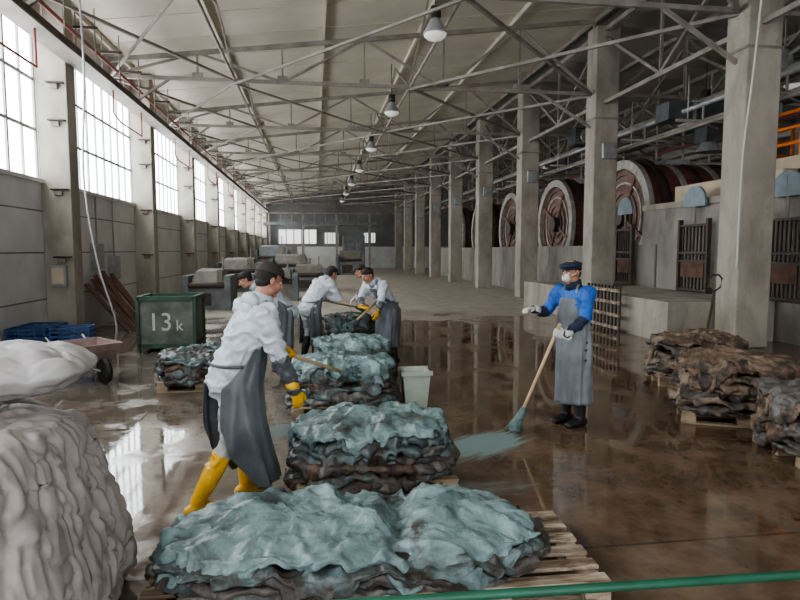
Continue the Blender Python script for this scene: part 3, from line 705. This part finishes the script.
# ---------------------------------------------------------------- people
def remesh(acc,voxel,smooth_it=4,fac=.5):
    me=bpy.data.meshes.new('tmp'); me.from_pydata([tuple(p) for p in acc.v],[],acc.f); me.update()
    bm=bmesh.new(); bm.from_mesh(me); bmesh.ops.recalc_face_normals(bm,faces=bm.faces); bm.to_mesh(me); bm.free()
    o=bpy.data.objects.new('tmp',me); scn.collection.objects.link(o)
    r=o.modifiers.new('r','REMESH'); r.mode='VOXEL'; r.voxel_size=voxel
    s=o.modifiers.new('s','SMOOTH'); s.factor=fac; s.iterations=smooth_it
    dg=bpy.context.evaluated_depsgraph_get(); dg.update()
    m2=bpy.data.meshes.new_from_object(o.evaluated_get(dg)); bpy.data.objects.remove(o); m2.materials.clear(); return m2
def segdist(p,a,b):
    ab=b-a; t=max(0,min(1,(p-a).dot(ab)/max(ab.length_squared,1e-9))); return (p-(a+ab*t)).length,t

def person(name,base,yaw,J,outfit,hands,hf=(0,1,-.1),vox=.014,apron=None,cap='cap',mask=False,wr=.009,apk='apron'):
    R=Rz(yaw); B=V((base[0],base[1],0)); W=lambda p: B+R@V(p)
    D=lambda p:(R@V(p))
    root=empty(name,B)
    def par(o): o.parent=root; o.matrix_parent_inverse=Matrix.Translation(-B); return o
    j={k:W(p) for k,p in J.items()}
    fw=D((0,1,0)); rt=D((1,0,0)); up=V((0,0,1))
    for sd in 'RL':
        h=hands[sd]; el=j['el'+sd]
        if h[0]=='grip':
            G=V(h[1]); ax=V(h[2]).normalized(); v=G-el; d=(v-ax*v.dot(ax)).normalized()
            n=ax.cross(d) if sd=='R' else d.cross(ax); s=ax
            wrist=G-d*.082-n*.034; curl=(38,72,66)
        else:
            wrist=W(h[1]); d=D(h[2]).normalized(); n=D(h[3]); n=(n-d*n.dot(d)).normalized()
            s=d.cross(n) if sd=='R' else n.cross(d); curl=(18,28,22)
        j['wr'+sd]=wrist
        a=Acc()
        a.tube([wrist-d*.05,wrist,wrist+d*.03,wrist+d*.065,wrist+d*.09],[.034,.030,.040,.044,.040],'skin',14,ry=[.030,.024,.019,.017,.013],side=s,round_=True)
        for off,Lf,r in ((.032,.072,.0105),(.0105,.080,.011),(-.0115,.074,.0105),(-.032,.058,.0095)):
            p=wrist+d*.085+s*off; pts=[p-d*.02,p]; ang=0
            for q,c in enumerate(curl):
                ang+=math.radians(c); dr=d*math.cos(ang)+n*math.sin(ang); p=p+dr*Lf*(.42,.32,.26)[q]; pts.append(p)
            a.tube(pts,[r,r,r*.98,r*.92,r*.82],'skin',10,round_=True,side=s)
        t0=wrist+d*.025+s*.03; 
        if h[0]=='grip': t1=t0+(d*.45+s*.55+n*.55).normalized()*.038; t2=t1+(d*.65+s*.2+n*.75).normalized()*.032; t3=t2+(d*.8-s*.2+n*.4).normalized()*.024
        else: t1=t0+(d*.65+s*.65+n*.3).normalized()*.042; t2=t1+(d*.85+s*.3+n*.35).normalized()*.032; t3=t2+(d*.95+n*.3).normalized()*.024
        a.tube([t0,t1,t2,t3],[.016,.0135,.0125,.0105],'skin',10,round_=True,side=n)
        me=remesh(a,.0045 if vox<.013 else .006,2)
        me.materials.append(M[outfit['glove']]); me.polygons.foreach_set('use_smooth',[True]*len(me.polygons))
        o=bpy.data.objects.new('glove_'+('right' if sd=='R' else 'left'),me); scn.collection.objects.link(o); par(o)
        a=Acc(); fa=(wrist-el).normalized(); a.tube([wrist-fa*.085,wrist-fa*.04,wrist-fa*.005],[.050,.044,.036],outfit['glove'],16,side=s)
        par(a.build('glove_cuff',smooth=True))
    a=Acc(); zones=[]
    def limb(pts,rad,k,ry=None,side=None):
        a.tube(pts,rad,'skin',18,ry=ry,side=side,round_=True)
        for i in range(len(pts)-1): zones.append((V(pts[i]),V(pts[i+1]),rad[i],rad[i+1],k,))
    pel,ch,nk=j['pel'],j['chest'],j['neck']; wa=pel.lerp(ch,.45)
    sp=(nk-pel).normalized()
    bl=outfit.get('bulk',1.0)
    limb([pel-sp*.06,pel+sp*.03,wa,ch,ch.lerp(nk,.55)],[.165*bl,.175*bl,.165*bl,.19*bl,.15*bl],outfit['top'],ry=[.115*bl,.13*bl,.125*bl,.125*bl,.09*bl],side=rt)
    limb([ch.lerp(nk,.6),nk,nk+(j['head']-nk)*.3],[.10,.068,.058],outfit['top'],ry=[.08,.064,.058],side=rt)
    limb([j['shR'].lerp(ch,.25),j['shL'].lerp(ch,.25)],[.082,.082],outfit['top'])
    for sd in 'RL':
        sh,el,wr_=j['sh'+sd],j['el'+sd],j['wr'+sd]
        limb([sh,sh.lerp(el,.5),el],[.078*bl,.068*bl,.057*bl],outfit['uarm'])
        limb([el,el.lerp(wr_,.35),wr_.lerp(el,.06)],[.057*bl,.056*bl,.040*bl],outfit['farm'])
        kn,an=j['k'+sd],j['a'+sd]; hip=pel+rt*(.095 if sd=='R' else -.095)-up*.03
        limb([hip,hip.lerp(kn,.5),kn],[.10,.088,.066],outfit['leg'])
        bt=kn.lerp(an,.28)
        limb([kn,bt],[.064,.066],outfit['leg'])
        limb([bt,kn.lerp(an,.6),an],[.072,.068,.052],outfit['boot'])
        f2=fw.copy()
        f2.z=0; f2.normalize()
        bs=V((an.x,an.y,0)); lift=an.z-.10
        limb([bs-f2*.055+up*(.045+lift),bs+f2*.02+up*(.055+lift),bs+f2*.10+up*(.045+lift*.7),bs+f2*.18+up*(.038+lift*.2)],[.042,.048,.052,.042],outfit['boot'],ry=[.048,.056,.045,.034],side=f2.cross(up))
    me=remesh(a,vox,5)
    names=[]
    for z in zones:
        if z[4] not in names: names.append(z[4])
    for k in names: me.materials.append(M[k])
    vn=[v.normal.copy() for v in me.vertices]
    for v,n in zip(me.vertices,vn):
        p=v.co; q=p*7
        g=nz(q.x+nz(q.z*.6,q.x,1)*1.2,q.y,q.z*1.7); w=(1-min(1,abs(g)*4.5))*wr - .4*wr + wr*.7*nz(p.x*16,p.y*16,p.z*22)
        if p.z<.36: w*=.15
        v.co=p+n*w
        if v.co.z<.004: v.co.z=.004
    idx=[]
    for f in me.polygons:
        c=f.center; best=9;bk=0
        for z in zones:
            dd,t=segdist(c,z[0],z[1]); dd=dd-(z[2]*(1-t)+z[3]*t)
            if dd<best: best=dd;bk=names.index(z[4])
        idx.append(bk)
    me.polygons.foreach_set('material_index',idx); me.polygons.foreach_set('use_smooth',[True]*len(me.polygons))
    o=bpy.data.objects.new('body',me); scn.collection.objects.link(o); par(o)
    hF=D(hf).normalized(); hR=hF.cross(up).normalized(); hU=hR.cross(hF); HM=Matrix((hR,hF,hU)).transposed(); hc=j['head']
    H=lambda x,y,z: hc+HM@V((x,y,z))
    a=Acc()
    a.ell(H(0,-.012,.035),(.077,.097,.088),'skin',HM); a.ell(H(0,.022,-.04),(.060,.070,.072),'skin',HM)
    a.ell(H(0,.062,-.096),(.028,.024,.022),'skin',HM); a.tube([H(0,.088,.012),H(0,.104,-.012),H(0,.110,-.030)],[.009,.012,.017],'skin',10,round_=True)
    a.ell(H(0,.078,.024),(.052,.018,.012),'skin',HM)
    for s_ in (-1,1):
        a.ell(H(s_*.038,.060,-.03),(.024,.026,.026),'skin',HM); a.ell(H(s_*.079,-.008,-.008),(.011,.021,.033),'skin',HM); a.ell(H(s_*.045,.01,-.075),(.026,.04,.03),'skin',HM)
    a.ell(H(0,.086,-.056),(.024,.010,.007),'skin',HM); a.ell(H(0,.084,-.070),(.021,.010,.008),'skin',HM)
    a.tube([H(0,-.02,-.04),nk.lerp(hc,.35),nk],[.056,.056,.062],'skin',16,round_=True)
    me=remesh(a,.006,2); me.materials.append(M['skin']); me.polygons.foreach_set('use_smooth',[True]*len(me.polygons))
    o=bpy.data.objects.new('head',me); scn.collection.objects.link(o); par(o)
    a=Acc()
    for s_ in (-1,1):
        a.ell(H(s_*.031,.078,.002),(.013,.011,.009),'eye',HM); a.ell(H(s_*.031,.086,.002),(.0055,.0045,.0055),'iris',HM)
        a.tube([H(s_*.014,.094,.022),H(s_*.033,.091,.028),H(s_*.052,.078,.022)],.0045,'hair',6)
    par(a.build('eyes',smooth=True))
    a=Acc(); a.ell(H(0,-.026,.035),(.0825,.093,.088),'hair',HM,n=24); a.ell(H(0,-.05,-.02),(.066,.055,.05),'hair',HM,n=24)
    if cap is None: a.ell(H(0,.0,.062),(.080,.090,.070),'hair',HM,n=24)
    par(a.build('hair',smooth=True))
    if cap=='cap':
        a=Acc(); a.ell(H(0,-.008,.050),(.092,.113,.088),'capd',HM,n=28,zmin=0,zmax=1)
        rs=[]
        for yy,w in ((.075,.085),(.11,.078),(.145,.062),(.17,.035)):
            rs.append([H(w*math.cos(q),yy+ (0),.052-.10*max(0,yy-.1)-.018*math.cos(q)**2*1.0+.004*math.sin(q)) for q in [2*math.pi*i/20 for i in range(20)]])
        a.rings(rs,'capd'); par(a.build('cap',smooth=True))
    elif cap=='beret':
        a=Acc(); a.ell(H(0,-.005,.045),(.089,.108,.03),'navy',HM,n=28); a.ell(H(0,.004,.075),(.108,.128,.038),'navy',HM,n=28)
        a.ell(H(0,.105,.052),(.06,.035,.008),'navy',HM,n=20); par(a.build('flat_cap',smooth=True))
    if mask:
        a=Acc(); a.ell(H(0,.080,-.045),(.046,.046,.046),'mask',HM,n=20)
        a.tube([H(.045,.07,-.03),H(.079,.0,-.005),H(.07,-.07,.01),H(0,-.118,.015),H(-.07,-.07,.01),H(-.079,0,-.005),H(-.045,.07,-.03)],.004,'mask',6)
        par(a.build('dust_mask',smooth=True))
    if outfit.get('collar'):
        a=Acc(); u=(hc-nk).normalized(); a.tube([nk-u*.02,nk+u*.03,nk+u*.065],[.088,.08,.084],outfit['collar'],20,side=rt); par(a.build('collar',smooth=True))
    if outfit.get('hoodback'):
        a=Acc(); a.ell(nk-fw*.075+up*.03,(.10,.055,.06),outfit['collar'],R,n=20); a.ell(nk-fw*.10-up*.04,(.08,.04,.07),outfit['collar'],R,n=20); par(a.build('hood',smooth=True))
    if apron:
        rings=[]
        for (c,rx,ry,ph) in apron: rings.append((W(c),rx,ry,math.radians(ph)))
        rows=[]; NC=56; sub=9
        for i in range(len(rings)-1):
            for q in range(sub):
                t=q/sub; A,B_=rings[i],rings[i+1]; rows.append((A[0].lerp(B_[0],t),A[1]*(1-t)+B_[1]*t,A[2]*(1-t)+B_[2]*t,A[3]*(1-t)+B_[3]*t))
        rows.append(rings[-1]); rs=[]
        for ri,(c,rx,ry,ph) in enumerate(rows):
            lo=ri/len(rows); row=[]
            for q in range(NC):
                f=-ph+2*ph*q/(NC-1); am=.008+.045*lo**1.2
                w=1+am/.2*(nz(math.sin(f)*3.5+ri*.02,math.cos(f)*3.5,ri*.05+base[0])+.35*nz(math.sin(f)*9+ri*.03,math.cos(f)*9,ri*.06))
                row.append(c+rt*math.sin(f)*rx*w+fw*math.cos(f)*ry*w-up*(0 if ri<len(rows)-1 else .015*nz(f*2,base[0])))
            rs.append(row)
        a=Acc(); a.rings(rs,apk,cap=False,closed=False); o=a.build('apron',smooth=True); par(o)
        s=o.modifiers.new('sm','SMOOTH'); s.iterations=3
        so=o.modifiers.new('solid','SOLIDIFY'); so.thickness=.005
        a=Acc(); A=rs[0]
        for sgn,pp in ((-1,A[0]),(1,A[-1])):
            mid=nk+rt*sgn*.085-sp*.01
            a.tube([pp,pp.lerp(mid,.55)+fw*.035+up*.02,mid+fw*.02+up*.035,nk-fw*.095+up*.0],[.016]*4,apk,8,ry=[.004]*4,side=rt)
        c0=pel.lerp(ch,.3); pts=[]
        for q in range(13):
            f=math.radians(-100-160*q/12); pts.append(c0+rt*math.sin(f)*.195*bl+fw*math.cos(f)*.155*bl)
        a.tube(pts,[.012]*13,apk,8,ry=[.005]*13,side=up)
        par(a.build('apron_straps',smooth=True))
    return root
def mop(tip,end,head=True,r=.016,name='mop'):
    tip=V(tip);end=V(end);d=(tip-end).normalized(); a=Acc(); a.tube([end,end.lerp(tip,.5),tip],r,'pole',12)
    if head:
        a.tube([tip-d*.20,tip-d*.12,tip-d*.02,tip+d*.03],[.022,.04,.055,.045],'mop',14,ry=[.02,.032,.04,.03])
        rr=random.Random(3); s=d.orthogonal().normalized(); u=d.cross(s)
        for i in range(46):
            q=rr.uniform(0,6.28); o_=(s*math.cos(q)+u*math.sin(q)); p0=tip-d*.08+o_*.025; p1=tip+d*.03+o_*rr.uniform(.04,.075); p2=p1+d*.05+o_*rr.uniform(-.01,.035)
            p2.z=max(p2.z,tip.z-.04); a.tube([p0,p1,p2],[.009,.010,.006],'mop',6)
    o=a.build(name,smooth=True); return o

# near worker
G=V((-.20,4.62,1.05)); tip=V((.31,5.5,.70)); ax=(G-tip).normalized()
mop(tip,G+ax*.15)
out1=dict(top='tyvek',uarm='tyvek',farm='sleeve',leg='trous',boot='yellow',glove='yellow',bulk=1.13,collar='tyvek',hoodback=1)
person('worker_man',(-.6,4.38),math.radians(-60),dict(pel=(0,-.02,.95),chest=(0,.14,1.27),neck=(0,.225,1.46),head=(0,.305,1.625),
  shR=(.20,.17,1.40),shL=(-.20,.19,1.41),elR=(.28,.23,1.10),elL=(-.24,.28,1.17),kR=(.11,-.08,.50),kL=(-.10,.15,.52),aR=(.08,-.30,.12),aL=(-.09,.13,.10)),
  out1,{'L':('grip',G,ax),'R':('relax',(.30,.35,.84),(-.05,.25,-1),(-1,.1,-.1))},hf=(.0,1,-.28),vox=.010,wr=.019,
  apron=[((0,.12,1.36),.13,.15,62),((0,.09,1.2),.19,.185,78),((0,.05,1.05),.215,.19,105),((0,.0,.9),.235,.20,138),((0,.0,.62),.24,.23,138),((0,.03,.42),.245,.24,124),((0,.09,.16),.24,.24,92)])
# right worker
G=V((2.40,5.72,1.02)); tip=V((2.02,5.78,.07)); ax=(G-tip).normalized(); mop(tip,G+ax*.10)
out2=dict(top='blue',uarm='blue',farm='navy',leg='darktr',boot='boot',glove='whiteg',bulk=1.02,collar='navy')
person('worker_man',(2.70,5.95),math.radians(112),dict(pel=(0,0,.95),chest=(0,.02,1.28),neck=(0,.03,1.47),head=(0,.065,1.62),
  shR=(.19,.03,1.42),shL=(-.19,.02,1.42),elR=(.27,.16,1.18),elL=(-.25,.12,1.16),kR=(.10,.02,.50),kL=(-.10,.03,.50),aR=(.11,-.02,.10),aL=(-.10,-.01,.10)),
  out2,{'L':('grip',G,ax),'R':('relax',(.20,.40,1.24),(-.1,1,.05),(-.2,0,-1))},hf=(0,1,-.12),vox=.011,wr=.011,cap='beret',mask=True,apk='apronl',
  apron=[((0,.02,1.36),.125,.145,62),((0,.01,1.22),.18,.155,78),((0,0,1.05),.19,.155,105),((0,0,.9),.20,.165,125),((0,0,.6),.20,.17,135),((0,0,.24),.20,.175,140)])
# far workers
def lean(l=1.0):
    return dict(pel=(0,-.04*l,.92),chest=(0,.18*l,1.25-.05*l),neck=(0,.32*l,1.43-.10*l),head=(0,.44*l,1.585-.14*l),shR=(.19,.27*l,1.39-.09*l),shL=(-.19,.27*l,1.39-.09*l),
     elR=(.25,.27*l+.12,1.12-.07*l),elL=(-.25,.27*l+.10,1.12-.07*l),kR=(.11,.07,.50),kL=(-.11,.03,.50),aR=(.12,-.02,.10),aL=(-.12,-.06,.10))
AP=[((0,.21,1.24),.13,.14,62),((0,.13,1.13),.18,.16,80),((0,.03,1.02),.20,.16,105),((0,-.02,.9),.21,.18,130),((0,0,.6),.21,.18,134),((0,0,.28),.21,.185,134)]
out3=dict(top='tyvek',uarm='tyvek',farm='tyvek',leg='trous',boot='boot',glove='whiteg',bulk=1.13,collar='tyvek',hoodback=1)
def tool(G,tip):
    G=V(G);tip=V(tip);ax=(G-tip).normalized(); mop(tip,G+ax*.35); return G,ax
G,ax=tool((.33,10.30,.95),(.85,10.70,.80))
person('worker_man',(-.08,10.0),math.radians(-55),lean(1),out3,{'L':('grip',G,ax),'R':('grip',G+ax*.28,ax)},vox=.015,wr=.013,apron=AP,cap='cap',hf=(0,1,-.35))
G,ax=tool((.80,9.25,.92),(.50,8.72,.74))
out4=dict(out3,farm='sleeve',glove='yellow')
person('worker_man',(1.16,9.65),math.radians(125),lean(.95),out4,{'R':('grip',G,ax),'L':('relax',(-.25,.42,.90),(0,.4,-1),(1,0,0))},vox=.015,wr=.013,apron=AP,cap=None,hf=(0,1,-.35))
out5=dict(top='camo',uarm='camo',farm='camo',leg='darktr',boot='boot',glove='whiteg',bulk=1.05,collar='camo')
person('worker_man',(1.28,11.35),math.radians(75),lean(1.0),out5,{'R':('relax',(.2,.52,.98),(0,.8,-.6),(-.2,0,-1)),'L':('relax',(-.2,.50,.95),(0,.8,-.6),(.2,0,-1))},vox=.017,cap='cap',hf=(0,1,-.3))
out6=dict(out3,farm='sleeve')
person('worker_man',(-.48,9.4),math.radians(100),lean(1.3),out6,{'R':('relax',(.2,.68,.80),(0,.7,-.7),(-.2,0,-1)),'L':('relax',(-.2,.66,.78),(0,.7,-.7),(.2,0,-1))},vox=.015,wr=.013,apron=AP,cap=None,hf=(0,1,-.5))

# ---------------------------------------------------------------- light, world, camera
w=bpy.data.worlds.new('overcast_sky'); scn.world=w; w.use_nodes=True
bg=w.node_tree.nodes['Background']; bg.inputs['Color'].default_value=(.93,.96,1,1); bg.inputs['Strength'].default_value=2.7
try: scn.view_settings.look='AgX - Medium High Contrast'
except Exception: pass
cam=bpy.data.cameras.new('camera'); co=bpy.data.objects.new('camera',cam); scn.collection.objects.link(co)
cam.lens=27; cam.sensor_width=36; co.location=(0,0,1.85); co.rotation_euler=(math.radians(90-4.76),0,math.radians(-8.06)); cam.clip_end=200; scn.camera=co
